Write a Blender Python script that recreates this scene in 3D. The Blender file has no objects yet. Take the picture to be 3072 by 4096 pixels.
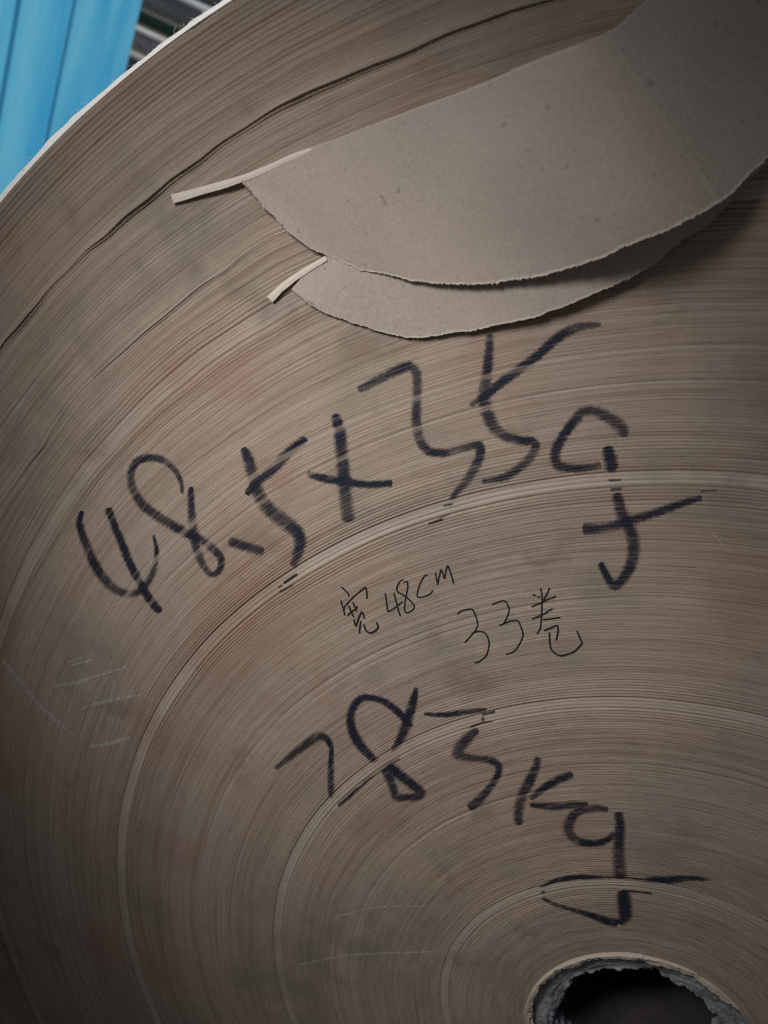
import bpy, math, random
import numpy as np

random.seed(7)
rng = np.random.default_rng(11)
sc = bpy.context.scene
col = sc.collection

# ------------------------------------------------------------------ camera, world, light
RC = np.array([[0.88518059, 0.45683201, -0.08808997],     # camera axes (right, down, forward) in the world
               [0.25011965, -0.30761923, 0.91804715],
               [0.39229516, -0.83467055, -0.38656123]])
ZC = 0.5225                                                 # height of the roll's axis
CAM = np.array([-0.21254123, -0.29230096, 0.32463445 + ZC])
FPX = 2850.0
from mathutils import Matrix
cd = bpy.data.cameras.new('Camera'); cam = bpy.data.objects.new('Camera', cd); col.objects.link(cam)
cam.matrix_world = Matrix([[RC[0, 0], -RC[0, 1], -RC[0, 2], CAM[0]], [RC[1, 0], -RC[1, 1], -RC[1, 2], CAM[1]],
                           [RC[2, 0], -RC[2, 1], -RC[2, 2], CAM[2]], [0, 0, 0, 1]])
cd.sensor_fit = 'HORIZONTAL'; cd.sensor_width = 36.0; cd.lens = FPX / 3072 * 36
cd.clip_start = 0.01; cd.clip_end = 500
cd.dof.use_dof = True; cd.dof.focus_distance = 0.335; cd.dof.aperture_fstop = 12
sc.camera = cam

SUN = np.array([0.21, 0.42, 0.88]); SUN /= np.linalg.norm(SUN)      # direction towards the sun, behind the roll
w = bpy.data.worlds.new('World'); sc.world = w; w.use_nodes = True
wn = w.node_tree.nodes; sky = wn.new('ShaderNodeTexSky'); sky.sky_type = 'NISHITA'; sky.sun_disc = False
sky.sun_elevation = math.asin(SUN[2]); sky.sun_rotation = math.atan2(SUN[0], SUN[1])
bg = wn['Background']; bg.inputs['Strength'].default_value = 0.018
w.node_tree.links.new(sky.outputs[0], bg.inputs[0])
sd = bpy.data.lights.new('Sun', 'SUN'); sd.energy = 5.0; sd.angle = math.radians(0.5); sd.color = (1, .95, .88)
so = bpy.data.objects.new('Sun', sd); col.objects.link(so)
so.rotation_euler = Matrix(((1, 0, 0), (0, 1, 0), (0, 0, 1))).to_euler()
from mathutils import Vector
so.rotation_euler = Vector(SUN).to_track_quat('Z', 'Y').to_euler()
ld = bpy.data.lights.new('Added fill spot', 'SPOT'); ld.energy = 13.2; ld.spot_size = 2 * 0.452; ld.spot_blend = 1.0; ld.shadow_soft_size = 0.09; ld.color = (.985, .99, 1.0)
lo = bpy.data.objects.new('Added fill spot', ld); col.objects.link(lo)                       # added light, no real lamp there: soft pool on the roll's end
lo.location = (-0.50, -0.36, 0.97)
lo.rotation_euler = (Vector(lo.location) - Vector((-0.238, 0, 0.688))).to_track_quat('Z', 'Y').to_euler()
sc.view_settings.view_transform = 'Standard'; sc.view_settings.look = 'None'
sc.view_settings.gamma = 1; sc.view_settings.exposure = 0.0
sc.cycles.use_denoising = False; sc.cycles.filter_width = 1.15
sc.cycles.transparent_max_bounces = 24

# ------------------------------------------------------------------ photo pixel -> place
def rays(px):
    px = np.asarray(px, float)
    d = np.c_[(px[:, 0] - 1536) / FPX, (px[:, 1] - 2048) / FPX, np.ones(len(px))]
    return d @ RC.T
def on_face(px, depth=0.0):
    """photo pixels -> world points on the vertical plane `depth` in front of the roll's end"""
    d = rays(px); t = (-np.asarray(depth) - CAM[1]) / d[:, 1]
    return CAM + d * t[:, None]
def cr(ox, oy, s, pts): return [(ox + x * s, oy + y * s) for x, y in pts]

# ------------------------------------------------------------------ helpers
def tag(o, label=None, cat=None, group=None, kind=None):
    if label: o['label'] = label
    if cat: o['category'] = cat
    if group: o['group'] = group
    if kind: o['kind'] = kind
    return o
def empty(name, loc=(0, 0, 0)):
    o = bpy.data.objects.new(name, None); col.objects.link(o); o.location = loc; o.empty_display_size = .1; return o
def mesh(name, v, f, mat, parent=None, smooth=True, attrs=None):
    """v: Nx3 world points; f: list of faces or Mx4 array; parented without moving"""
    v = np.asarray(v, dtype=np.float32); me = bpy.data.meshes.new(name)
    if parent is not None: v = v - np.array(parent.location, dtype=np.float32) - (np.array(parent.parent.location, dtype=np.float32) if parent.parent else 0)
    if isinstance(f, np.ndarray):
        m, k = f.shape
        me.vertices.add(len(v)); me.vertices.foreach_set('co', v.ravel())
        me.loops.add(m * k); me.loops.foreach_set('vertex_index', f.astype(np.int32).ravel())
        me.polygons.add(m); me.polygons.foreach_set('loop_start', np.arange(0, m * k, k, dtype=np.int32))
        me.update(calc_edges=True)
    else:
        me.from_pydata([tuple(map(float, q)) for q in v], [], f)
    me.validate()
    for k_, a in (attrs or {}).items():
        at = me.attributes.new(k_, 'FLOAT', 'POINT'); at.data.foreach_set('value', np.asarray(a, dtype=np.float32).ravel())
    me.polygons.foreach_set('use_smooth', np.full(len(me.polygons), smooth))
    me.materials.append(mat); me.update()
    o = bpy.data.objects.new(name, me); col.objects.link(o)
    if parent is not None: o.parent = parent
    return o
def grid_faces(nr, nc, wrap=False, off=0):
    r = np.arange(nr - 1)[:, None]; c = np.arange(nc if wrap else nc - 1)[None, :]; c1 = (c + 1) % nc
    q = np.stack([r * nc + c, r * nc + c1, (r + 1) * nc + c1, (r + 1) * nc + c], -1).reshape(-1, 4)
    return q + off
def sm(t): return t * t * (3 - 2 * t)
def noise2(s, th, ls, lt, seed):
    """smooth value noise, s in metres, th in degrees (periodic), about -1..1"""
    g = np.random.default_rng(seed); nt = max(3, int(round(360 / lt))); ns = int(1.2 / ls) + 4
    G = g.uniform(-1, 1, (ns, nt))
    a = np.asarray(s) / ls + 1.0; b = (np.asarray(th) % 360) / 360 * nt
    i = np.clip(np.floor(a).astype(int), 0, ns - 2); j = np.floor(b).astype(int) % nt; j1 = (j + 1) % nt
    fa = sm(np.clip(a - i, 0, 1)); fb = sm(b - np.floor(b))
    return (G[i, j] * (1 - fa) + G[i + 1, j] * fa) * (1 - fb) + (G[i, j1] * (1 - fa) + G[i + 1, j1] * fa) * fb

# node helper
class NT:
    def __init__(s, name):
        s.m = bpy.data.materials.new(name); s.m.use_nodes = True; s.n = s.m.node_tree.nodes; s.l = s.m.node_tree.links
        s.b = s.n['Principled BSDF']; s.out = s.n['Material Output']
    def new(s, t, **k):
        n = s.n.new(t)
        for a, v in k.items(): setattr(n, a, v)
        return n
    def put(s, sock, v):
        if hasattr(v, 'node'): s.l.new(v, sock)
        elif v is not None: sock.default_value = v
    def attr(s, a): return s.new('ShaderNodeAttribute', attribute_name=a).outputs['Fac']
    def math(s, op, a, b=None, c=None, clamp=False):
        n = s.new('ShaderNodeMath', operation=op, use_clamp=clamp); s.put(n.inputs[0], a)
        if b is not None: s.put(n.inputs[1], b)
        if c is not None: s.put(n.inputs[2], c)
        return n.outputs[0]
    def xyz(s, x, y, z=0.0):
        n = s.new('ShaderNodeCombineXYZ'); s.put(n.inputs[0], x); s.put(n.inputs[1], y); s.put(n.inputs[2], z); return n.outputs[0]
    def noise(s, vec, scale=1.0, detail=2.0, rough=.5):
        n = s.new('ShaderNodeTexNoise'); s.put(n.inputs['Vector'], vec); n.inputs['Scale'].default_value = scale
        n.inputs['Detail'].default_value = detail; n.inputs['Roughness'].default_value = rough; return n.outputs['Fac']
    def ramp(s, x, a, b, va=0.0, vb=1.0):
        n = s.new('ShaderNodeMapRange', interpolation_type='SMOOTHSTEP'); s.put(n.inputs['Value'], x)
        n.inputs['From Min'].default_value = a; n.inputs['From Max'].default_value = b
        n.inputs['To Min'].default_value = va; n.inputs['To Max'].default_value = vb; return n.outputs[0]
    def mix(s, fac, a, b):
        n = s.new('ShaderNodeMix', data_type='RGBA'); s.put(n.inputs[0], fac); s.put(n.inputs[6], a); s.put(n.inputs[7], b); return n.outputs[2]
    def obj(s): return s.new('ShaderNodeTexCoord').outputs['Object']
    def bump(s, h, st=.3, d=.001):
        n = s.new('ShaderNodeBump'); n.inputs['Strength'].default_value = st; n.inputs['Distance'].default_value = d
        s.put(n.inputs['Height'], h); s.l.new(n.outputs[0], s.b.inputs['Normal'])
def C(r, g, b): return (r, g, b, 1.0)

# ------------------------------------------------------------------ materials
def mat_edge():
    t = NT('kraft_layers_edge'); rad, ang, tone = t.attr('rad'), t.attr('ang'), t.attr('tone')
    v1 = t.xyz(t.math('MULTIPLY', rad, 900), t.math('MULTIPLY', ang, 5))
    v2 = t.xyz(t.math('MULTIPLY', rad, 1500), t.math('MULTIPLY', ang, 22))
    fine = t.noise(v1, 1, 2, .6); fine2 = t.noise(v2, 1, 2, .6)
    o = t.obj(); big = t.noise(o, 9, 4, .55); mid = t.noise(o, 34, 4, .6); grain = t.noise(o, 900, 2, .6)
    c = t.mix(t.math('ADD', t.math('MULTIPLY', tone, .5), .5, clamp=True), C(.20, .137, .098), C(.345, .268, .208))
    c = t.mix(t.ramp(fine, .36, .66, 0, .5), c, C(.36, .285, .225))
    c = t.mix(t.ramp(fine2, .42, .3, 0, .5), c, C(.14, .096, .07))
    c = t.mix(t.ramp(grain, .62, .8, 0, .45), c, C(.46, .38, .31))                     # pale fibre ends
    c = t.mix(t.ramp(grain, .4, .25, 0, .4), c, C(.12, .085, .062))
    c = t.mix(t.math('MULTIPLY', t.attr('band'), .42), c, C(.43, .365, .30))             # smooth pale bands of fresh paper
    # worn greyish-olive stains
    st = t.math('MULTIPLY', t.ramp(big, .47, .66), t.ramp(mid, .3, .62))
    c = t.mix(t.math('MULTIPLY', st, .68), c, C(.150, .142, .108))
    bl = t.noise(o, 26, 3, .6); c = t.mix(t.math('MULTIPLY', t.ramp(bl, .58, .72), .45), c, C(.15, .105, .08))
    c = t.mix(t.math('MULTIPLY', t.ramp(big, .48, .32), .6), c, C(.235, .138, .095))
    t.l.new(c, t.b.inputs['Base Color']); t.b.inputs['Roughness'].default_value = .82; t.b.inputs['Specular IOR Level'].default_value = .25
    t.bump(t.math('ADD', t.math('ADD', fine, t.math('MULTIPLY', fine2, .6)), t.math('MULTIPLY', grain, .5)), .55, .0005)
    return t.m
def mat_paper(name, base, edge, spots=True):
    t = NT(name); o = t.obj(); e = t.attr('edge')
    big = t.noise(o, 22, 3, .5); fib = t.noise(o, 700, 3, .65); sp = t.noise(o, 210, 1, .4)
    c = t.mix(t.ramp(big, .3, .7), C(*[x * .93 for x in base]), C(*[x * 1.06 for x in base]))
    c = t.mix(t.ramp(fib, .35, .7, 0, .5), c, C(*[x * 1.2 for x in base]))
    c = t.mix(t.ramp(fib, .42, .25, 0, .5), c, C(*[x * .7 for x in base]))
    c = t.mix(t.ramp(sp, .73, .8, 0, .5), c, C(*[x * .4 for x in base]))
    c = t.mix(t.math('MULTIPLY', e, .6), c, C(*edge))
    t.l.new(c, t.b.inputs['Base Color']); t.b.inputs['Roughness'].default_value = .8; t.b.inputs['Specular IOR Level'].default_value = .3
    t.bump(t.math('ADD', fib, t.math('MULTIPLY', big, 1.5)), .35, .0004)
    tr = t.new('ShaderNodeBsdfTranslucent'); t.l.new(c, tr.inputs[0])
    mx = t.new('ShaderNodeMixShader'); mx.inputs[0].default_value = .12
    t.l.new(t.b.outputs[0], mx.inputs[1]); t.l.new(tr.outputs[0], mx.inputs[2]); t.l.new(mx.outputs[0], t.out.inputs[0])
    return t.m
def mat_wrap():
    t = NT('kraft_outer_ply'); o = t.obj(); fib = t.noise(o, 300, 3, .6)
    c = t.mix(fib, C(.68, .62, .55), C(.82, .78, .72)); t.l.new(c, t.b.inputs['Base Color']); t.b.inputs['Roughness'].default_value = .85
    tr = t.new('ShaderNodeBsdfTranslucent'); tr.inputs[0].default_value = C(.92, .9, .87)
    mx = t.new('ShaderNodeMixShader'); mx.inputs[0].default_value = .8
    t.l.new(t.b.outputs[0], mx.inputs[1]); t.l.new(tr.outputs[0], mx.inputs[2]); t.l.new(mx.outputs[0], t.out.inputs[0])
    return t.m
def mat_ink(name, colr, soft, dens, lo, hi, pen=False):
    """ink or scuff laid on the layers: thins out at the stroke's rim and skips in the sunken layers"""
    t = NT(name); rad, ang, ac, sk = t.attr('rad'), t.attr('ang'), t.attr('across'), t.attr('skip')
    v1 = t.xyz(t.math('MULTIPLY', rad, 1100), t.math('MULTIPLY', ang, 26))
    v2 = t.xyz(t.math('MULTIPLY', rad, 900), t.math('MULTIPLY', ang, 220))
    streak = t.noise(v1, 1, 3, .6); rim = t.noise(v2, 1, 3, .65)
    edge = t.math('SUBTRACT', 1.0, t.math('ABSOLUTE', ac))
    a = t.ramp(t.math('ADD', edge, t.math('MULTIPLY', t.math('SUBTRACT', rim, .5), 0.0 if pen else .9)), 0.0, soft)
    b = t.ramp(streak, lo, hi)
    al = t.math('MULTIPLY', t.math('MULTIPLY', a, b), t.math('MULTIPLY', t.math('SUBTRACT', 1.0, sk), t.math('MULTIPLY', t.attr('load'), dens)), clamp=True)
    blot = t.noise(t.obj(), 70, 2, .5)
    t.l.new(t.mix(blot, C(*colr), C(*[x * 1.5 for x in colr])), t.b.inputs['Base Color'])
    t.b.inputs['Roughness'].default_value = .65; t.b.inputs['Specular IOR Level'].default_value = .2
    t.l.new(al, t.b.inputs['Alpha'])
    return t.m
def mat_core():
    t = NT('grey_pulp_board'); o = t.obj(); a = t.noise(o, 60, 5, .65); b = t.noise(o, 420, 4, .7)
    c = t.mix(t.ramp(a, .3, .7), C(.10, .098, .096), C(.30, .305, .31)); c = t.mix(t.ramp(b, .45, .75, 0, .6), c, C(.36, .365, .37))
    t.l.new(c, t.b.inputs['Base Color']); t.b.inputs['Roughness'].default_value = .95; t.b.inputs['Specular IOR Level'].default_value = .1
    t.bump(t.math('ADD', a, t.math('MULTIPLY', b, .5)), .9, .002); return t.m
def mat_plain(name, c1, c2, sc_, rough, metal=0.0, bump=.1, stretch=None):
    t = NT(name); o = t.obj()
    if stretch:
        mp = t.new('ShaderNodeMapping'); t.l.new(o, mp.inputs[0]); mp.inputs['Scale'].default_value = stretch; o = mp.outputs[0]
    n = t.noise(o, sc_, 5, .6); t.l.new(t.mix(t.ramp(n, .3, .7), C(*c1), C(*c2)), t.b.inputs['Base Color'])
    t.b.inputs['Roughness'].default_value = rough; t.b.inputs['Metallic'].default_value = metal
    t.bump(n, bump, .002); return t.m
M_EDGE = mat_edge()
M_FLAP = mat_paper('kraft_sheet', (.375, .308, .254), (.58, .51, .445))
M_PLY = mat_paper('torn_kraft_ply', (.52, .43, .345), (.70, .61, .52))
M_WRAP = mat_wrap()
M_INK = mat_ink('black_marker_ink', (.010, .012, .021), .75, 1.1, .14, .58)
M_INKT = M_INK
M_PEN = mat_ink('black_pen_ink', (.01, .01, .012), .5, 1.0, .05, .15, pen=True)
M_SCUFF = mat_ink('pale_scuffed_fibre', (.38, .36, .325), .9, .75, .28, .62)
M_CORE = mat_core()
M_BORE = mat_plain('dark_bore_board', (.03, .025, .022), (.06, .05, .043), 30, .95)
M_SIDE = mat_plain('kraft_roll_side', (.36, .28, .215), (.42, .335, .265), 12, .8)

# ------------------------------------------------------------------ the setting
def box(v, f, x0, x1, y0, y1, z0, z1):
    n = len(v); v += [(x, y, z) for x in (x0, x1) for y in (y0, y1) for z in (z0, z1)]
    f += [tuple(n + k for k in q) for q in ((0, 1, 3, 2), (4, 6, 7, 5), (0, 4, 5, 1), (2, 3, 7, 6), (0, 2, 6, 4), (1, 5, 7, 3))]
M_GROUND = mat_plain('yard_concrete', (.05, .047, .043), (.095, .09, .083), 3, .9, bump=.3)
g = mesh('ground', [(-60, -60, 0), (60, -60, 0), (60, 60, 0), (-60, 60, 0)], [(0, 1, 2, 3)], M_GROUND, smooth=False)
tag(g, kind='structure')

# ------------------------------------------------------------------ the roll's end: height of the layers
RO, RI = 0.520, 0.0572
th = np.concatenate([np.arange(48, 226, .3), np.arange(226, 408, 1.6)])
CR2 = .4362; CR1 = .4778                                     # the two splits between the windings
def crack(th, seed): return .0011 * noise2(.1 + 0 * th, th, .05, 5.0, seed) + .0008 * noise2(.2 + 0 * th, th, .05, 1.6, seed + 1)
BANDS = [(.1035, .0019, .00040, .0085, .00130), (.2035, .0021, .00040, .0095, .00135), (.3062, .0024, .00040, .0115, .00140),
         (.4090, .0028, .00036, .0140, .00155), (.3562, .0011, .00026, .0050, .00130), (.2530, .0014, .00020, .0070, .00125),
         (.1575, .0009, .00016, .0040, .00120), (.3440, .0008, .00022, .0040, .0012), (.1700, .0007, .00016, .0030, .0012),
         (.2790, .0007, .00014, .0030, .0012), (.3850, .0006, .00016, .0030, .0013), (.4560, .0010, .00022, .0060, .0016), (.4240, .0008, .00018, .0040, .0015)]
def bandx(s, t, k):
    r0 = BANDS[k][0]
    return s - r0 - .0010 * noise2(0 * s + .1 + .01 * k, t, .05, 35, 60 + k) * (1 + 2 * (r0 > .4))
def bandfade(s, t, k): return np.clip((.95 if k < 4 else .75) + .35 * noise2(0 * s + .1 + .01 * k, t, .05, 30, 40 + k), .35, 1.2)
def bandmask(s, t):
    m = 0 * s
    for k, (r0, wd, dep, zone, per) in enumerate(BANDS):
        m = np.maximum(m, bandfade(s, t, k) * np.exp(-(np.abs(bandx(s, t, k)) / (wd * 1.05)) ** 6) * (dep / .0004))
    return np.clip(m, 0, 1)
def height(s, t):
    """how far the layers at winding radius s stand out of the end (metres)"""
    s, t = np.broadcast_arrays(np.asarray(s, float), np.asarray(t, float))
    outer = np.clip((s - .40) / .05, 0, 1); mid = np.clip((s - .30) / .08, 0, 1)
    amp = np.clip(.6 + .6 * noise2(s, t, .011, 80, 3), .1, 1.3)
    jag = 1.1 * noise2(s, t, .006, 90, 4)
    h = amp * (.000075 + .00005 * mid) * np.sin(2 * math.pi * s / .00128 + 3 * jag)
    h = h + amp * (.00008 + .00008 * mid) * noise2(s, t, .0010, 70, 5)
    h = h + amp * (.00003 + .00012 * outer) * noise2(s, t, .0018, 75, 6)
    h = h + (.00003 + .00018 * outer) * noise2(s, t, .0040, 90, 7) + .0003 * noise2(s, t, .03, 90, 8)
    rim = np.clip((s - .492) / .014, 0, 1)
    h = h + rim * (.00034 * noise2(s, t, .0022, 60, 9) + .00020 * np.sin(2 * math.pi * s / .0020 + 4 * noise2(s, t, .008, 60, 12)) + .0004 * noise2(s, t, .0055, 40, 10))
    for k, (r0, wd, dep, zone, per) in enumerate(BANDS):
        fade = bandfade(s, t, k); x = bandx(s, t, k); ax = np.abs(x)
        h = h - dep * .5 * fade * np.exp(-(ax / wd) ** 6) - dep * 2.0 * fade * np.exp(-((ax - wd * 1.22) / .00042) ** 2)
        h = h + dep * .30 * fade * np.sin(2 * math.pi * x / (wd * .82) + 2 * noise2(s, t, .05, 60, 140 + k)) * np.exp(-(ax / wd) ** 6)
        q = np.maximum(ax - wd, 0)
        ph = 2 * math.pi * q / per * (1 + .10 * noise2(s, t, .005, 80, 80 + k))
        h = h + fade * dep * .85 * np.exp(-q / zone) * np.sin(ph) * (ax > wd)
    for c0, am in ((CR1, .0013), (CR2, .0008)):                  # crumpled rim on the outer side of each split
        cf = np.clip(.55 + .6 * noise2(0 * s + c0, t, .05, 3.2, 95) + .3 * noise2(0 * s + c0, t, .05, 9, 96), .1, 1.3)
        h = h + am * cf * np.exp(-np.maximum(s - c0, 0) / .0024) * (s >= c0)
    return h
def warp(s, t):
    """the windings are not perfect circles: small kinks that grow outward"""
    k = np.clip((s - .28) / .14, 0, 1) * np.clip((.512 - s) / .03, .15, 1)
    return (.0002 + .0005 * k) * noise2(s, t, .020, 7.0, 21) + .00030 * k * noise2(s, t, .012, 2.4, 22)
roll = empty('paper_roll', (0, 0, 0))
tag(roll, 'large brown kraft paper roll seen on its hand-marked end, torn flaps hanging from it', 'paper roll')

def annulus(s0, s1, lo_f, hi_f, wall_lo, wall_hi):
    n = int((s1 - s0) / .0004) + 2
    S = np.linspace(s0, s1, n)[:, None] + 0 * th[None, :]; T = 0 * S + th[None, :]
    H = height(S, T); Rr = S + warp(S, T)
    u = (S - s0) / (s1 - s0)
    if lo_f is not None: Rr = Rr + lo_f[None, :] * np.exp(-u * (s1 - s0) / .004)
    if hi_f is not None: Rr = Rr + hi_f[None, :] * np.exp(-(1 - u) * (s1 - s0) / .004)
    rows = [(Rr, -H, S)]
    if wall_lo: rows.insert(0, (Rr[:1] + .0002, -H[:1] + wall_lo, S[:1]))
    if wall_hi: rows.append((Rr[-1:] - .0002, -H[-1:] + wall_hi, S[-1:]))
    Rr = np.vstack([q[0] for q in rows]); Y = np.vstack([q[1] for q in rows]); S = np.vstack([q[2] for q in rows]); T = 0 * S + th[None, :]
    a = np.radians(T); v = np.stack([Rr * np.cos(a), Y, ZC + Rr * np.sin(a)], -1).reshape(-1, 3)
    tone = .62 * noise2(S, T, .0010, 70, 31) + .26 * noise2(S, T, .006, 80, 32) + .42 * noise2(S, T, .026, 90, 33) - .08
    tone = tone * (1 - .3 * bandmask(S, T)) + .5 * bandmask(S, T)
    for c0 in (CR1, CR2): tone = tone + .9 * np.exp(-np.maximum(S - c0, 0) / .0010) * (S >= c0)   # torn pale fibres
    return mesh('wound_layers', v, grid_faces(len(S), len(th), True), M_EDGE, roll, True,
                {'rad': S, 'ang': a, 'tone': tone, 'band': bandmask(S, T)})
c2, c1 = crack(th, 101), crack(th, 111)
gap2 = .00006 + .0003 * np.clip(noise2(0 * th + .3, th, .05, 7, 121) + .3, 0, 1)
gap1 = .00015 + .0007 * np.clip(noise2(0 * th + .3, th, .05, 6, 122) + .4, 0, 1)
tag(annulus(RI, CR2, None, c2 - gap2, .02, .012), 'tightly wound inner layers carrying the handwriting')
tag(annulus(CR2, CR1, c2 + gap2 * .3, c1 - gap1, .012, .012), 'wavy layers between the two splits')
tag(annulus(CR1, RO, c1 + gap1 * .3, None, .012, .02), 'loose outermost layers')

# curved side, back and the thin outer ply whose edge stands proud of the end
def rings(name, prof, mat, nseg=240, jit=None, attrs=False, parent=roll):
    t = np.radians(np.linspace(0, 360, nseg, endpoint=False)); R_ = np.array([p[0] for p in prof])[:, None] + 0 * t; Y = np.array([p[1] for p in prof])[:, None] + 0 * t
    if jit: R_, Y = jit(R_, Y, np.degrees(t))
    v = np.stack([R_ * np.cos(t), Y, ZC + R_ * np.sin(t)], -1).reshape(-1, 3)
    return mesh(name, v, grid_faces(len(prof), nseg, True), mat, parent, True, {'edge': (Y < .0) * 1.0} if attrs else None)
tag(rings('roll_side', [(.5196, .012), (.5200, .014), (.5205, .1), (.5205, .3), (.5205, .472), (.517, .479), (.3, .480), (.058, .480), (.058, .46)], M_SIDE), 'smooth curved side and far end')
def jit(R_, Y, t):
    n = .0007 * noise2(0 * t + .1, t, .05, 1.5, 201) + .0006 * noise2(0 * t + .1, t, .05, .45, 202) + .0006 * noise2(0 * t + .1, t, .05, 9, 203)
    k = np.array([1, .6, .1, 0, 0])[:, None]
    return R_ + k * .0005 * noise2(0 * t + .2, t, .05, 3, 204)[None, :], Y + k * n[None, :]
tag(rings('outer_ply', [(.5212, -.0015), (.5212, -.0008), (.5212, .001), (.5213, .06), (.5213, .06001)], M_WRAP, 1440, jit, True), 'thin pale outermost ply with a frayed edge')
# frayed fibres along that edge
v, f = [], []
for k in range(600):
    a = math.radians(random.uniform(95, 185)); L = random.expovariate(1 / .0007) + .0004; L = min(L, .003)
    r0 = .5212; y0 = random.uniform(-.0026, .001); dr = random.uniform(-.1, 1.0) * L; da = random.uniform(-1, 1) * L / r0; dy = random.uniform(-.8, .1) * L
    wv = .00007
    pts = []
    for q in range(4):
        u = q / 3; bend = .25 * L * math.sin(u * 2.5) * (1 if k % 2 else -1)
        pts.append((r0 + dr * u, a + da * u + bend / r0, y0 + dy * u))
    n = len(v)
    for q, (r_, a_, y_) in enumerate(pts):
        ww = wv * (1 - .6 * q / 3)
        for (ar, ay) in ((ww, 0), (-ww * .5, ww), (-ww * .5, -ww)):
            v.append(((r_ + ar) * math.cos(a_), y_ + ay, ZC + (r_ + ar) * math.sin(a_)))
    for q in range(3):
        for e in range(3): f.append((n + q * 3 + e, n + q * 3 + (e + 1) % 3, n + q * 3 + 3 + (e + 1) % 3, n + q * 3 + 3 + e))
fz = mesh('frayed_fibres', v, f, M_WRAP, roll); tag(fz, kind='stuff')

# ------------------------------------------------------------------ core
def core():
    nt = 540; t = np.linspace(0, 360, nt, endpoint=False); a = np.radians(t)
    rin = .0405 + .0022 * noise2(0 * t + .1, t, .05, 14, 301) + .0013 * noise2(0 * t + .1, t, .05, 4, 302) + .0007 * noise2(0 * t + .1, t, .05, 1.5, 303)
    nr = 26; R_, Y = [], []
    for i in range(nr):
        u = i / (nr - 1); r = .0574 * (1 - u) + rin * u
        y = .0045 + .0025 * (u - .3) ** 2 + .0014 * noise2(r + .2, t, .0035, 16, 304) + .0009 * noise2(r + .2, t, .0015, 9, 305) + .0006 * noise2(r + .2, t, .0008, 3.5, 306) + .004 * max(0, u - .88) / .12
        R_.append(r); Y.append(y)
    R_.insert(0, 0 * t + .0574); Y.insert(0, 0 * t + .03)
    R_.append(rin + .0012); Y.append(0 * t + .02)
    R_, Y = np.array(R_), np.array(Y)
    v = np.stack([R_ * np.cos(a), Y, ZC + R_ * np.sin(a)], -1).reshape(-1, 3)
    c = mesh('core_tube', v, grid_faces(len(R_), nt, True), M_CORE, roll)
    tag(c, 'ragged grey pulp board core tube')
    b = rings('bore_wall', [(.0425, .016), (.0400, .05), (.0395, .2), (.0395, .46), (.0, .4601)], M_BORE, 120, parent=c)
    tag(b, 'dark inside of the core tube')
core()
def torn_ply(r0, seed, t0, t1, wid, y0, label):
    """a ragged ring of paper that folds out of the innermost winding and over the core's rim"""
    t = np.linspace(t0, t1, 640); a = np.radians(t); nr = 10
    fade = np.clip(np.minimum(t - t0, t1 - t) / 10, 0, 1) ** .5
    o = fade * (wid * np.clip(.75 + .5 * noise2(0 * t + .1, t, .05, 14, seed) + .3 * noise2(0 * t + .1, t, .05, 4, seed + 1), .15, 1.5) + .0005 * noise2(0 * t + .1, t, .05, 1.1, seed + 2))
    o = np.maximum(o, .0001)
    wob = .0006 * noise2(0 * t + .2, t, .05, 9, seed + 3) + .0004 * noise2(0 * t + .2, t, .05, 3, seed + 4)
    v, e = [], []
    for th_ in (0, .0004):
        for i in range(nr):
            u = i / (nr - 1); f_ = min(1, u / .3)
            r = r0 + .35 * wob * u - o * max(0, (u - .25) / .75); y = .004 * (1 - f_) - (y0 + .6 * wob) * f_ + .0009 * max(0, u - .3) + th_
            v.append(np.stack([r * np.cos(a), y, ZC + r * np.sin(a)], -1)); e.append(0 * t + max(0, u - .75) / .25)
    v = np.concatenate(v); e = np.concatenate(e); n = len(t)
    f = [grid_faces(nr, n), grid_faces(nr, n)[:, ::-1] + nr * n]
    i0, i1 = (nr - 1) * n, (2 * nr - 1) * n; j = np.arange(n - 1)
    f.append(np.stack([i0 + j, i0 + j + 1, i1 + j + 1, i1 + j], -1))
    tag(mesh('torn_ply', v, np.concatenate(f), M_PLY, roll, True, {'edge': e}), label)
torn_ply(.0578, 401, 60, 232, .0036, .0007, 'ragged pale innermost ply round the core')
torn_ply(.0586, 411, 92, 226, .0030, .0016, 'torn second ply round the core')
torn_ply(.0592, 421, 118, 208, .0026, .0024, 'short torn third ply above the core')

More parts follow.
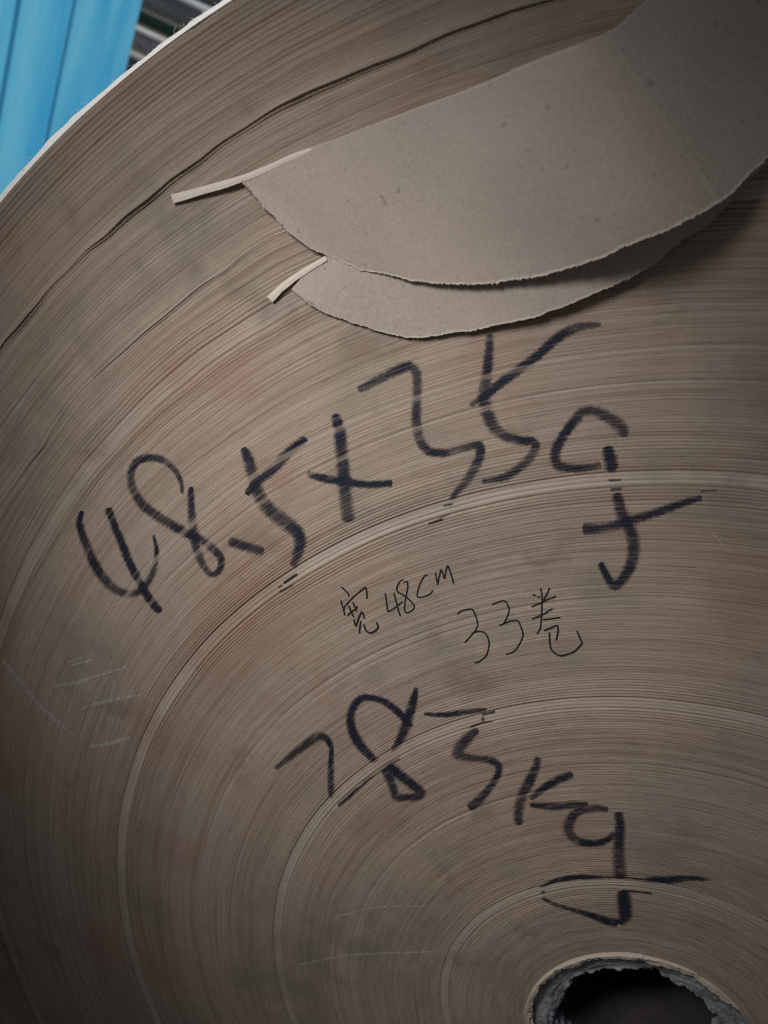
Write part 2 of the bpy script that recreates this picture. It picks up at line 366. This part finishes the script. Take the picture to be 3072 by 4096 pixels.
# ------------------------------------------------------------------ torn flaps
def resample(pts, n):
    p = np.asarray(pts, float); d = np.r_[0, np.cumsum(np.hypot(*np.diff(p, axis=0).T))]; u = np.linspace(0, d[-1], n)
    # Catmull-Rom through the points
    out = []
    for x in u:
        i = min(max(np.searchsorted(d, x) - 1, 0), len(p) - 2); t = (x - d[i]) / (d[i + 1] - d[i] + 1e-9)
        p0, p1, p2, p3 = p[max(i - 1, 0)], p[i], p[i + 1], p[min(i + 2, len(p) - 1)]
        out.append(.5 * (2 * p1 + (p2 - p0) * t + (2 * p0 - 5 * p1 + 4 * p2 - p3) * t * t + (3 * p1 - p0 - 3 * p2 + p3) * t ** 3))
    return np.array(out)
def flap(top, bot, depth, seed, label, nu=1000, nv=60, rag=6.0):
    T, B = resample(top, nu), resample(bot, nu); u = np.linspace(0, 1, nu)
    g = np.random.default_rng(seed)
    ln = lambda lam: np.interp(np.arange(nu), np.arange(0, nu + lam, lam), g.uniform(-1, 1, len(np.arange(0, nu + lam, lam))))
    nrm = np.gradient(B, axis=0); nrm = np.c_[-nrm[:, 1], nrm[:, 0]] / (np.hypot(*nrm.T)[:, None] + 1e-6)
    k = np.clip(np.minimum(u, 1 - u) / .03, 0, 1)
    RG = nrm * (k * rag * ((.35 * ln(1) + .35 * ln(3)) * (1 + ln(14)) + .35 * ln(9) + .7 * ln(23) + 1.4 * ln(60)))[:, None]
    T = T + np.c_[0 * u, 2.0 * ln(95)]
    P, E = [], []
    for i in range(nv):
        w_ = i / (nv - 1); px = T * (1 - w_) + B * w_ + RG * w_ ** 9
        P.append(on_face(px, depth(u, w_))); E.append(np.clip((w_ - (1 - .010 * (1 + .95 * ln(5)))) / .012, 0, 1) * np.ones(nu))
    # behind the crease the sheet runs back between the windings
    for q, dd in ((0, .55), (1, .0), (2, -.006)):
        top_p = P[0 if q == 0 else 0].copy() if q == 0 else P[0].copy()
        d0 = depth(u, 0.0)
        base = on_face(T, d0); nb = base.copy(); nb[:, 1] = -d0 * dd if dd > 0 else (.0 if dd == 0 else .006); nb[:, 2] += .0012 * (1 - dd)
        P.insert(0, nb); E.insert(0, np.zeros(nu))
    P = np.array(P); E = np.array(E); n1, n2 = P.shape[:2]
    # thickness
    du, dv = np.gradient(P, axis=1), np.gradient(P, axis=0); N = np.cross(du, dv); N /= np.linalg.norm(N, axis=2)[..., None] + 1e-12
    if N[n1 // 2, n2 // 2, 1] > 0: N = -N
    Q = P - N * .0004
    v = np.concatenate([P.reshape(-1, 3), Q.reshape(-1, 3)]); F1 = grid_faces(n1, n2); nn = n1 * n2
    idx = np.r_[np.arange(n2), np.arange(1, n1) * n2 + n2 - 1, (n1 - 1) * n2 + np.arange(n2 - 2, -1, -1), np.arange(n1 - 2, 0, -1) * n2]
    nx = np.roll(idx, -1); F3 = np.stack([idx, nx, nx + nn, idx + nn], -1)
    o = mesh('torn_flap', v, np.concatenate([F1, F1[:, ::-1] + nn, F3]), M_FLAP, roll, True, {'edge': np.r_[E.ravel(), E.ravel()]})
    tag(o, label); return o
def lip(parent, a, wid, d0, d1, label):
    """narrow strip left standing along the crease, beyond the tear"""
    A = resample(a, 80); n = len(A); u = np.linspace(0, 1, n); tg = np.gradient(A, axis=0); nr = np.c_[-tg[:, 1], tg[:, 0]] / np.hypot(*tg.T)[:, None]
    w0, w1 = wid; ww = w0 * (1 - u) + w1 * u + 1.2 * np.sin(u * 23) * (1 - u)
    d = d0 * (1 - u) + d1 * u
    P = [on_face(A, d - .0006), on_face(A, d), on_face(A + nr * ww[:, None] * .5, d + .00015), on_face(A + nr * ww[:, None], d), on_face(A + nr * ww[:, None] * .98, d - .0006)]
    P = np.array(P); v = P.reshape(-1, 3); f = np.concatenate([grid_faces(5, n), np.stack([np.arange(n - 1) + 4 * n, np.arange(1, n) + 4 * n, np.arange(1, n), np.arange(n - 1)], -1)])
    f = [tuple(q) for q in f] + [(0, n, 2 * n, 3 * n, 4 * n), (n - 1, 5 * n - 1, 4 * n - 1, 3 * n - 1, 2 * n - 1)]
    tag(mesh('folded_edge', v, f, M_PLY, parent, False, {'edge': np.full(len(v), 1.0)}), label)  # paler than its flap: the light this strip catches is painted in
top1 = [(962, 722), (1164, 616), (1329, 559), (1619, 449), (1900, 343), (2107, 253), (2300, 180), (2452, 115), (2567, 15), (2720, -110), (2900, -260)]
bot1 = [(966, 724), (1027, 801), (1101, 880), (1180, 946), (1290, 1017), (1352, 1040), (1431, 1076), (1540, 1099), (1658, 1123), (1775, 1138), (1953, 1135),
        (2222, 1089), (2375, 1043), (2528, 981), (2682, 909), (2858, 813), (2912, 782), (2996, 705), (3072, 629), (3170, 500), (3260, 330), (3320, 150)]
def dep1(u, w_):
    q = np.linspace(-.2, 1.2, 561); hq = np.interp(q, [0, .15, .35, .5, .58, .64, .72, .8, .9, 1], [.0022, .0045, .0085, .0165, .0240, .0275, .0240, .0125, .004, .002])
    g = np.exp(-(np.arange(-60, 61) / 34.0) ** 2); hq = np.convolve(np.pad(hq, 60, mode='edge'), g / g.sum(), 'valid'); hump = np.interp(u, q, hq)
    return hump * (1 - .22 * w_ + .12 * np.sin(3.0 * w_)) + .0012 * np.sin(9 * u + 2 * w_) * w_ + .0008 * np.sin(21 * u - 5 * w_) * w_
top2 = [(1166, 1156), (1230, 1085), (1297, 1030), (1500, 930), (1800, 800), (2200, 640), (2600, 480), (2900, 330), (3100, 160)]
bot2 = [(1168, 1158), (1227, 1209), (1290, 1248), (1384, 1287), (1501, 1326), (1611, 1346), (1736, 1338), (1900, 1323), (2015, 1296), (2168, 1257), (2337, 1196),
        (2505, 1119), (2628, 1050), (2743, 951), (2820, 905), (2912, 820), (2996, 736), (3090, 640), (3200, 500)]
def dep2(u, w_):
    hump = np.interp(u, [0, .15, .4, .6, .8, 1.0], [.0015, .0026, .0044, .0070, .0070, .003])
    return hump * (1 - .12 * w_) + .0006 * np.sin(13 * u + 2 * w_) * w_
f1 = flap(top1, bot1, dep1, 501, 'larger torn flap folded down over the end')
f2 = flap(top2, bot2, dep2, 511, 'smaller torn flap showing beneath the larger one', rag=5.0)
lip(f1, [(684, 778), (800, 748), (968, 700), (1080, 655), (1164, 618), (1260, 584)], (36, 18), .0016, .0046, 'narrow pale strip left along the crease')
lip(f2, [(1068, 1186), (1130, 1130), (1200, 1082), (1300, 1024)], (31, 20), .0012, .0027, 'short pale strip left along the crease')

# ------------------------------------------------------------------ handwriting
def stroke_mesh(px_strokes):
    V, Fc, AC, SK, RA, AN, LD = [], [], [], [], [], [], []; n0 = 0
    for k, (pts, wid) in enumerate(px_strokes):
        L = np.hypot(*np.diff(np.array(pts, float), axis=0).T).sum(); n = max(6, int(L / 3.2)); P = resample(pts, n)
        wid = np.interp(np.linspace(0, 1, n), np.linspace(0, 1, len(wid)), wid) if hasattr(wid, '__len__') else np.full(n, float(wid))
        tg = np.gradient(P, axis=0); tg = np.stack([np.convolve(np.pad(tg[:, c], 4, mode='edge'), np.ones(9) / 9, 'valid') for c in (0, 1)], -1)
        nr = np.c_[-tg[:, 1], tg[:, 0]] / (np.hypot(*tg.T)[:, None] + 1e-6)
        m = max(5, int(wid.max() * 1.25 / 3.2) | 1); c = np.linspace(-1, 1, m)
        # rounded ends
        q = np.linspace(0, L, n); endw = np.sqrt(np.clip(1 - (1 - np.clip(np.minimum(q, L - q) / (wid * .5 + .1), 0, 1)) ** 2, .02, 1))
        G = P[:, None, :] + nr[:, None, :] * (c[None, :, None] * (wid * .80)[:, None, None])
        W = on_face(G.reshape(-1, 2)); x, z = W[:, 0], W[:, 2] - ZC; r = np.hypot(x, z); t = np.degrees(np.arctan2(z, x))
        s = r - warp(r, t); h = height(s, t)
        loc = sum(height(s + dd, t) for dd in (-.005, -.003, .003, .005)) / 4
        W[:, 1] = -h - .00022 - .00003 * k
        V.append(W); AC.append((np.abs(c)[None, :] / np.maximum(endw, .05)[:, None]).clip(0, 1.4).ravel())
        SK.append(np.clip(np.maximum((loc - h - .00016) / .00022, 1.25 * bandmask(s, t)), 0, 1) * (.25 if wid.max() < 14 else 1.0))
        ld_ = np.clip(.84 + .34 * noise2(.1 + .013 * k + .0 * q, q * .22 + 37 * len(pts) + P[0, 0], .05, 22, 700 + k), .6, 1.0); LD.append((ld_[:, None] + 0 * c[None, :]).ravel()); RA.append(s); AN.append(np.radians(t))
        Fc.append(grid_faces(n, m, off=n0)); n0 += n * m
    return np.concatenate(V), np.concatenate(Fc), {'across': np.concatenate(AC), 'skip': np.concatenate(SK), 'rad': np.concatenate(RA), 'ang': np.concatenate(AN), 'load': np.concatenate(LD)}
def glyph(name, strokes, mat, label, noskip=False):
    v, f, a = stroke_mesh(strokes)
    if noskip: a['skip'] = a['skip'] * 0; a['load'] = a['load'] * 0 + 1
    o = mesh(name, v, f, mat, roll, True, a); tag(o, label); return o
A4 = lambda p: cr(200, 1300, .9042, p)
A5 = lambda p: cr(1300, 1200, .9645, p)
M1 = lambda p: cr(1080, 2720, .42194, p)
M2 = lambda p: cr(1680, 2760, .36166, p)
M3 = lambda p: cr(2000, 2980, .5425, p)
M4 = lambda p: cr(280, 1760, .42194, p)
M5 = lambda p: cr(2150, 1580, .55576, p)
T1 = lambda p: cr(1350, 2240, .3014, p)
T2 = lambda p: cr(1800, 2320, .33755, p)
SCR = lambda p: cr(0, 2500, .42194, p)
big = 'marker_character'
glyph(big, [(M4([(115, 670), (90, 780), (120, 900), (170, 1030), (230, 1170), (320, 1310), (420, 1410), (540, 1455), (640, 1440), (720, 1370), (780, 1270), (810, 1150), (820, 1040), (790, 900)]), [14, 26, 30, 32, 34, 34, 32, 28, 26, 24, 20, 16, 9]),
            (M4([(360, 640), (420, 800), (490, 970), (550, 1130), (620, 1270), (700, 1420), (770, 1530), (860, 1630)]), [28, 26, 28, 30, 28, 28, 32, 26])], M_INK, 'marker digit 4 of 48.5')
glyph(big, [(M4([(1065, 510), (1050, 390), (990, 280), (880, 190), (760, 165), (640, 200), (585, 290), (580, 400), (620, 510), (700, 620), (830, 720), (960, 800), (1080, 870), (1200, 920), (1320, 1000), (1420, 1100), (1435, 1180), (1390, 1260), (1320, 1260), (1250, 1160), (1200, 1030), (1170, 880), (1155, 720), (1150, 580), (1145, 440)]),
             [10, 18, 22, 26, 28, 28, 28, 30, 34, 36, 34, 34, 34, 30, 30, 26, 22, 24, 30, 32, 34, 28, 24, 18])], M_INK, 'marker digit 8 of 48.5')
glyph(big, [([(914, 2163), (960, 2178), (1056, 2206)], [34, 34, 32])], M_INK, 'marker decimal point drawn as a dash')
glyph(big, [(A4([(855, 540), (880, 600), (900, 680), (930, 760), (975, 820), (1040, 870), (1095, 920), (1105, 970), (1085, 1040), (1068, 1066)]), [22, 40, 42, 44, 46, 50, 52, 44, 38, 20]),
            (A4([(1135, 500), (1060, 560), (980, 640), (910, 700), (868, 750)]), [26, 34, 36, 30, 20]),
            (A4([(1033, 1142), (1095, 1100)]), [10, 12]), (A4([(1015, 1180), (1075, 1150)]), [8, 8]), (A4([(1008, 1161), (1028, 1150)]), 8)], M_INK, 'marker digit 5 of 48.5')
glyph(big, [(A4([(1262, 392), (1280, 470), (1290, 560), (1300, 680), (1310, 780), (1322, 872)]), [30, 44, 44, 46, 46, 46]),
            (A4([(1135, 655), (1200, 675), (1300, 690), (1400, 705), (1515, 698)]), [22, 30, 28, 24, 26])], M_INK, 'marker multiplication cross')
glyph(big, [(A5([(135, 372), (220, 330), (300, 290), (350, 275), (378, 300), (382, 380), (378, 480), (390, 570), (430, 625), (500, 632), (580, 612), (638, 602), (640, 650), (600, 730), (550, 790), (520, 832)]), [22, 30, 34, 36, 34, 32, 34, 36, 34, 28, 26, 30, 34, 34, 28, 16]),
            (A5([(490, 853), (530, 845)]), 8), (A5([(470, 905), (515, 888)]), 9), (A5([(428, 927), (490, 908)]), 9)], M_INK, 'marker digit 3 of 35')
glyph(big, [(A5([(685, 140), (680, 220), (668, 330), (662, 420), (690, 510), (740, 560), (800, 580), (868, 592), (860, 640), (800, 700), (740, 735), (650, 752)]), [26, 32, 36, 44, 46, 42, 36, 30, 34, 30, 26, 18]),
            (A5([(1145, 100), (1040, 115), (960, 160), (880, 230), (800, 290), (720, 350), (660, 400), (600, 435)]), [14, 34, 36, 32, 34, 34, 28, 16])], M_INKT, 'marker digit 5 of 35')
glyph(big, [(M5([(630, 300), (600, 230), (520, 170), (420, 120), (330, 120), (260, 190), (180, 300), (130, 400), (135, 490), (200, 520), (320, 525), (460, 500)]), [38, 46, 40, 34, 36, 34, 34, 38, 38, 28, 28, 22]),
            (M5([(500, 365), (520, 450), (535, 548)]), [36, 46, 44]), (M5([(510, 611), (605, 608)]), 8), (M5([(525, 678), (610, 672)]), 9),
            (M5([(570, 700), (590, 800), (620, 880), (670, 980), (690, 1080), (680, 1180), (640, 1280), (560, 1365), (510, 1320), (450, 1200)]), [36, 42, 44, 42, 44, 42, 38, 34, 26, 22]),
            (M5([(320, 960), (440, 955), (580, 930), (720, 885), (860, 840), (1000, 790), (1180, 735)]), [38, 36, 34, 30, 30, 26, 18]), (M5([(1170, 690), (1290, 685)]), 8)], M_INK, 'crossed marker letter g after 35')
glyph(big, [(M1([(50, 835), (150, 755), (280, 650), (400, 565), (480, 530), (550, 570), (580, 650), (578, 780), (575, 930), (580, 1080), (590, 1130)]), [14, 22, 28, 32, 32, 26, 16, 20, 24, 24, 16]),
            (M1([(640, 1190), (730, 1110), (860, 990), (980, 890), (1090, 815), (1230, 735)]), [16, 22, 20, 18, 18, 10])], M_INK, 'marker digit 2 of 285')
glyph(big, [(M1([(1385, 65), (1370, 150), (1340, 260), (1300, 380), (1260, 500), (1210, 600), (1150, 685)]), [12, 28, 34, 36, 38, 26, 14]),
            (M1([(1345, 440), (1280, 370), (1180, 270), (1070, 195), (960, 165), (880, 165), (810, 220), (770, 310), (765, 400), (790, 500), (850, 610), (930, 700), (1000, 770), (1040, 800)]), [14, 26, 26, 26, 22, 24, 26, 28, 30, 32, 34, 32, 28, 24]),
            (M1([(1080, 840), (1130, 920), (1170, 1030), (1200, 1110), (1300, 1108), (1400, 1100), (1430, 1060), (1350, 990), (1260, 920), (1160, 840), (1110, 800)]), [30, 34, 30, 28, 26, 30, 34, 34, 36, 36, 24])], M_INK, 'marker digit 8 of 285')
glyph(big, [(M2([(40, 262), (180, 275), (300, 270), (450, 250), (600, 230), (740, 210)]), [12, 16, 20, 20, 18, 8]), (M2([(680, 275), (750, 258), (830, 240)]), 7), (M2([(692, 298), (695, 345)]), 12), (M2([(550, 412), (620, 385), (700, 358), (805, 350)]), 8),
            (M2([(640, 430), (560, 500), (470, 590), (410, 680), (440, 722), (600, 750), (750, 765), (850, 810), (872, 870), (840, 970), (750, 1100), (650, 1210), (540, 1310)]), [18, 34, 42, 38, 28, 26, 28, 26, 24, 26, 28, 32, 38])], M_INK, 'marker digit 5 of 285')
glyph(big, [(M3([(280, 85), (260, 170), (215, 270), (165, 370), (140, 460), (135, 540), (150, 590)]), [24, 32, 36, 38, 36, 36, 26]), (M3([(540, 215), (450, 245), (360, 290), (290, 340), (220, 395)]), [28, 30, 28, 26, 16]),
            (M3([(220, 440), (330, 448), (430, 452), (540, 440), (650, 430)]), [14, 26, 30, 26, 10])], M_INK, 'marker letter k of kg')
glyph(big, [(M3([(800, 475), (700, 465), (600, 480), (540, 520), (505, 590), (520, 660), (580, 710), (680, 725), (780, 705), (850, 650)]), [16, 28, 30, 34, 38, 32, 28, 24, 24, 26]),
            (M3([(870, 490), (885, 600), (875, 750), (880, 880), (890, 985)]), [30, 36, 40, 46, 46]), (M3([(905, 1065), (915, 1150), (920, 1260), (870, 1308)]), [46, 50, 48, 26]),
            (M3([(870, 1305), (800, 1298), (700, 1262), (600, 1230), (480, 1195), (390, 1165), (310, 1125)]), [28, 26, 22, 18, 14, 14, 10]),
            (M3([(290, 1055), (380, 1010), (480, 985), (600, 975), (740, 985), (880, 985), (1050, 1002), (1150, 990), (1250, 992), (1400, 980), (1550, 990)]), [8, 18, 22, 24, 24, 24, 22, 26, 26, 18, 8]),
            (M3([(300, 1086), (332, 1081)]), 10), (M3([(870, 1035), (905, 1032)]), 4), (M3([(940, 1068), (1040, 1080), (1120, 1090)]), 5)], M_INK, 'crossed marker letter g of kg')
pen = 'pen_character'; PW = 4.8
glyph(pen, [(T1(s), PW) for s in ([(45, 350), (90, 385), (145, 440), (150, 485)], [(48, 525), (62, 590), (85, 660), (98, 735)], [(82, 670), (100, 610), (200, 500), (300, 410), (374, 355)], [(378, 352), (390, 420), (393, 512)], [(152, 595), (175, 665), (220, 752)], [(203, 548), (230, 610), (258, 675)],
            [(132, 730), (190, 680), (245, 640), (268, 600)], [(222, 775), (232, 830), (247, 873)], [(247, 873), (275, 790), (300, 720), (325, 682), (345, 710), (358, 772)], [(313, 795), (300, 880), (292, 962)], [(352, 840), (380, 920), (430, 955), (490, 935), (542, 885), (530, 840), (518, 812)])], M_PEN, 'thin pen character meaning width', True)
glyph(pen, [(T1(s), PW) for s in ([(632, 432), (650, 530), (668, 680)], [(668, 680), (730, 650), (800, 600), (868, 545)], [(748, 428), (780, 540), (810, 660), (838, 742)])], M_PEN, 'thin pen digit 4', True)
glyph(pen, [(T1([(885, 258), (850, 265), (810, 310), (787, 380), (805, 420), (860, 450), (920, 490), (985, 555), (1022, 610), (1005, 650), (960, 685), (920, 695), (895, 660), (893, 600), (905, 500), (930, 380), (932, 320), (925, 280), (873, 300)]), PW)], M_PEN, 'thin pen digit 8', True)
glyph(pen, [(T1([(1198, 193), (1160, 205), (1120, 265), (1080, 360), (1058, 470), (1090, 490), (1150, 480), (1240, 440), (1263, 390)]), PW)], M_PEN, 'thin pen letter C', True)
glyph(pen, [(T1(s), PW) for s in ([(1298, 160), (1315, 240), (1330, 325)], [(1330, 325), (1350, 220), (1375, 115)], [(1375, 115), (1400, 180), (1422, 248)], [(1422, 248), (1440, 140), (1463, 60)], [(1463, 60), (1500, 160), (1545, 315)])], M_PEN, 'thin pen letter M', True)
glyph(pen, [(T2(s), PW) for s in ([(85, 402), (140, 360), (205, 343), (265, 345), (300, 410), (325, 500), (320, 560), (280, 620), (210, 700), (172, 740)], [(255, 635), (310, 607), (380, 608), (430, 640), (460, 720), (460, 790), (430, 890), (370, 945), (330, 970), (285, 975)])], M_PEN, 'first thin pen digit 3 of 33', True)
glyph(pen, [(T2(s), PW) for s in ([(498, 288), (560, 262), (630, 240), (670, 265), (700, 340), (690, 400), (660, 470), (625, 520), (582, 533)], [(625, 520), (700, 485), (760, 475), (805, 478), (840, 550), (865, 640), (840, 720), (790, 805), (735, 855), (660, 877)])], M_PEN, 'second thin pen digit 3 of 33', True)
glyph(pen, [(T2(s), PW) for s in ([(975, 168), (1020, 182)], [(1035, 190), (1068, 205)], [(1072, 88), (1088, 170), (1088, 300), (1082, 450), (1070, 560), (1028, 638)], [(1182, 85), (1145, 165), (1112, 225), (1105, 262)], [(965, 312), (1030, 285), (1085, 270)], [(1105, 245), (1180, 215), (1258, 187)],
            [(968, 460), (1030, 430), (1100, 402), (1160, 365), (1215, 333)], [(1098, 465), (1200, 452), (1308, 435)], [(1112, 592), (1190, 560), (1268, 525)], [(1270, 523), (1278, 590), (1258, 698), (1245, 695)], [(1175, 608), (1182, 740), (1200, 815), (1250, 865), (1315, 886), (1400, 868), (1480, 830), (1563, 740)], [(1565, 738), (1530, 660), (1500, 590)])], M_PEN, 'thin pen character meaning rolls', True)
for pts, wd in (([(30, 330), (60, 370), (200, 540), (350, 720), (520, 890), (620, 975), (700, 1040)], [14, 20, 20, 22, 20, 18, 10]), ([(520, 580), (680, 555), (800, 520), (950, 475), (1210, 395)], [10, 14, 12, 9, 6]),
                ([(770, 800), (900, 750), (1050, 710), (1200, 680), (1330, 660)], [6, 14, 18, 16, 12]), ([(650, 355), (780, 310)], 7), ([(680, 380), (880, 330)], 10), ([(1240, 625), (1330, 612)], 5), ([(850, 1150), (1000, 1130), (1250, 1060)], [16, 20, 10])):
    glyph('scuff_mark', [(SCR(pts), wd)], M_SCUFF, 'pale scuff scratched across the layers', True)
for pts, wd in ((([(700, 560), (900, 600), (1120, 560)]), [60, 110, 50]),):
    glyph('scuff_mark', [(SCR(pts), wd)], mat_ink('light_rub', (.34, .33, .29), 1.0, .62, .40, .66), 'rubbed patch between the scratches', True)
for pts, wd in (([(1330, 3670), (1500, 3630), (1700, 3625)], [5, 7, 4]), ([(1190, 3860), (1400, 3820), (1760, 3805)], [5, 8, 5]), ([(2850, 2130), (2900, 2190)], 4)):
    glyph('scuff_mark', [(pts, wd)], M_SCUFF, 'faint pale scratch near the core', True)

# ------------------------------------------------------------------ background: ribbed blue sheet and racked pipes
M_BLUE = mat_plain('blue_paint_lit_patches', (.03, .43, .84), (.15, .62, .92), 4.5, .42, bump=.06, stretch=(1.6, 1.6, .45))  # lighter mottling puts patches of light on the sheet into its colour
M_SEAM = mat_plain('blue_seam_paint', (.03, .30, .68), (.06, .38, .76), 6, .5)
fe = on_face([(528, 150)], -1.30)[0]                        # right-hand edge of the sheet stands 1.3 m behind the roll's end
fd = np.array([.36, -.93]); fd /= np.linalg.norm(fd)       # it runs towards the viewer from there
fn = np.array([.93, .36]); fn /= np.linalg.norm(fn)
fence = empty('blue_sheet_fence', (float(fe[0]), float(fe[1]), 0))
tag(fence, 'upright blue metal sheet with vertical seams behind the paper roll', 'fence')
def wall_prism(name, prof, z0, z1, mat, parent, label=None):
    """prof: (along, out) points of a closed outline, extruded upward"""
    n = len(prof); v = []
    for z in (z0, z1):
        for a, o in prof: q = fe[:2] + fd * a + fn * o; v.append((q[0], q[1], z))
    f = [(i, (i + 1) % n, n + (i + 1) % n, n + i) for i in range(n)] + [tuple(range(n))[::-1], tuple(range(n, 2 * n))]
    o = mesh(name, v, f, mat, parent, False); tag(o, label); return o
def along(px):
    d = rays([px])[0][:2]; q = CAM[:2] - fe[:2]; t = -(q @ fn) / (d @ fn); return float((q + d * t) @ fd)
sp = [along((274, 90)), along((57, 60))]
a0 = 0.0
for wd in (sp[0], sp[1] - sp[0] - .008, .16, .16, .16):
    wall_prism('sheet_panel', [(a0, 0), (a0, -.012), (a0 + wd, -.012), (a0 + wd, 0), (a0 + wd - .005, .004), (a0 + .005, .004)], .0, 2.1, M_BLUE, fence)
    wall_prism('seam', [(a0 + wd, -.011), (a0 + wd + .008, -.011), (a0 + wd + .008, -.004), (a0 + wd, -.004)], .0, 2.098, M_SEAM, fence)
    a0 += wd + .008
# pipes on a rack further back
cols = {'light grey': ((.50, .52, .54), (.72, .73, .75)), 'dull grey': ((.26, .28, .29), (.42, .44, .46)), 'dark green': ((.05, .14, .07), (.10, .22, .12)), 'tan': ((.42, .36, .28), (.60, .53, .44)), 'blue grey': ((.38, .42, .46), (.56, .60, .65)), 'slate': ((.15, .17, .19), (.26, .29, .32))}
M_PIPE = {k: mat_plain(k.replace(' ', '_') + '_pipe', a, b, 9, .5, bump=.15, stretch=(.3, 3, 3)) for k, (a, b) in cols.items()}
M_RACK = mat_plain('rusty_rack_steel', (.10, .06, .045), (.17, .11, .08), 20, .8)
PY = 2.55
px0 = on_face([(700, 130)], -PY)[0]
X0, X1 = px0[0] - 1.1, px0[0] + 1.5
def pipe(z, r, y, key, label):
    ns = 20; prof = [(X0, r), (X1, r), (X1, r * .86), (X0, r * .86)]; v = []
    o = empty('pipe', (float((X0 + X1) / 2), y, z))
    for x, rr in prof:
        for k in range(ns): a = 2 * math.pi * k / ns; v.append((x, y + rr * math.cos(a), z + rr * math.sin(a)))
    f = [(i * ns + k, i * ns + (k + 1) % ns, ((i + 1) % 4) * ns + (k + 1) % ns, ((i + 1) % 4) * ns + k) for i in range(4) for k in range(ns)]
    bpy.data.objects.remove(o)
    o = mesh('pipe', np.array(v) - np.array([(X0 + X1) / 2, y, z]), f, M_PIPE[key], None, True); o.location = ((X0 + X1) / 2, y, z)
    tag(o, label, 'pipe', 'pipes on the rack behind the roll'); return o
rack = empty('pipe_rack', (float((X0 + X1) / 2), PY + .1, 0))
tag(rack, 'rusty steel rack carrying the pipes behind the roll', 'rack')
zs = .72
levels = [('dark green', .034, 'dark green pipe lowest on the rack, under a dull grey pipe'), ('dull grey', .040, 'dull grey pipe resting between the dark green and the bright pipe'),
          ('light grey', .036, 'brightest, nearly white pipe on the rack beside the blue sheet'), ('dark green', .020, 'thin dark green pipe just above the nearly white one'),
          ('blue grey', .046, 'wide blue-grey pipe above the thin green one'), ('slate', .026, 'thin dark slate pipe under the tan one'),
          ('tan', .044, 'tan brown pipe near the top of the rack'), ('dull grey', .040, 'dull grey pipe topmost on the rack above the tan one')]
arms = []
for key, r, nm in levels:                                   # the rack steps back level by level
    y = PY - (1.25 - zs) * .7
    arms.append((zs, y)); pipe(zs + .006 + r, r, y, key, nm); zs += 2 * r + .010
yb = PY + .42
for xp in (X0 + .25, X1 - .25):
    v, f = [], []; box(v, f, xp - .03, xp + .03, yb, yb + .06, 0, zs + .05); mesh('post', v, f, M_RACK, rack, False)
    for za, y in arms:
        v, f = [], []; box(v, f, xp - .02, xp + .02, y - .07, yb - .001, za - .003, za + .006); mesh('arm', v, f, M_RACK, rack, False)
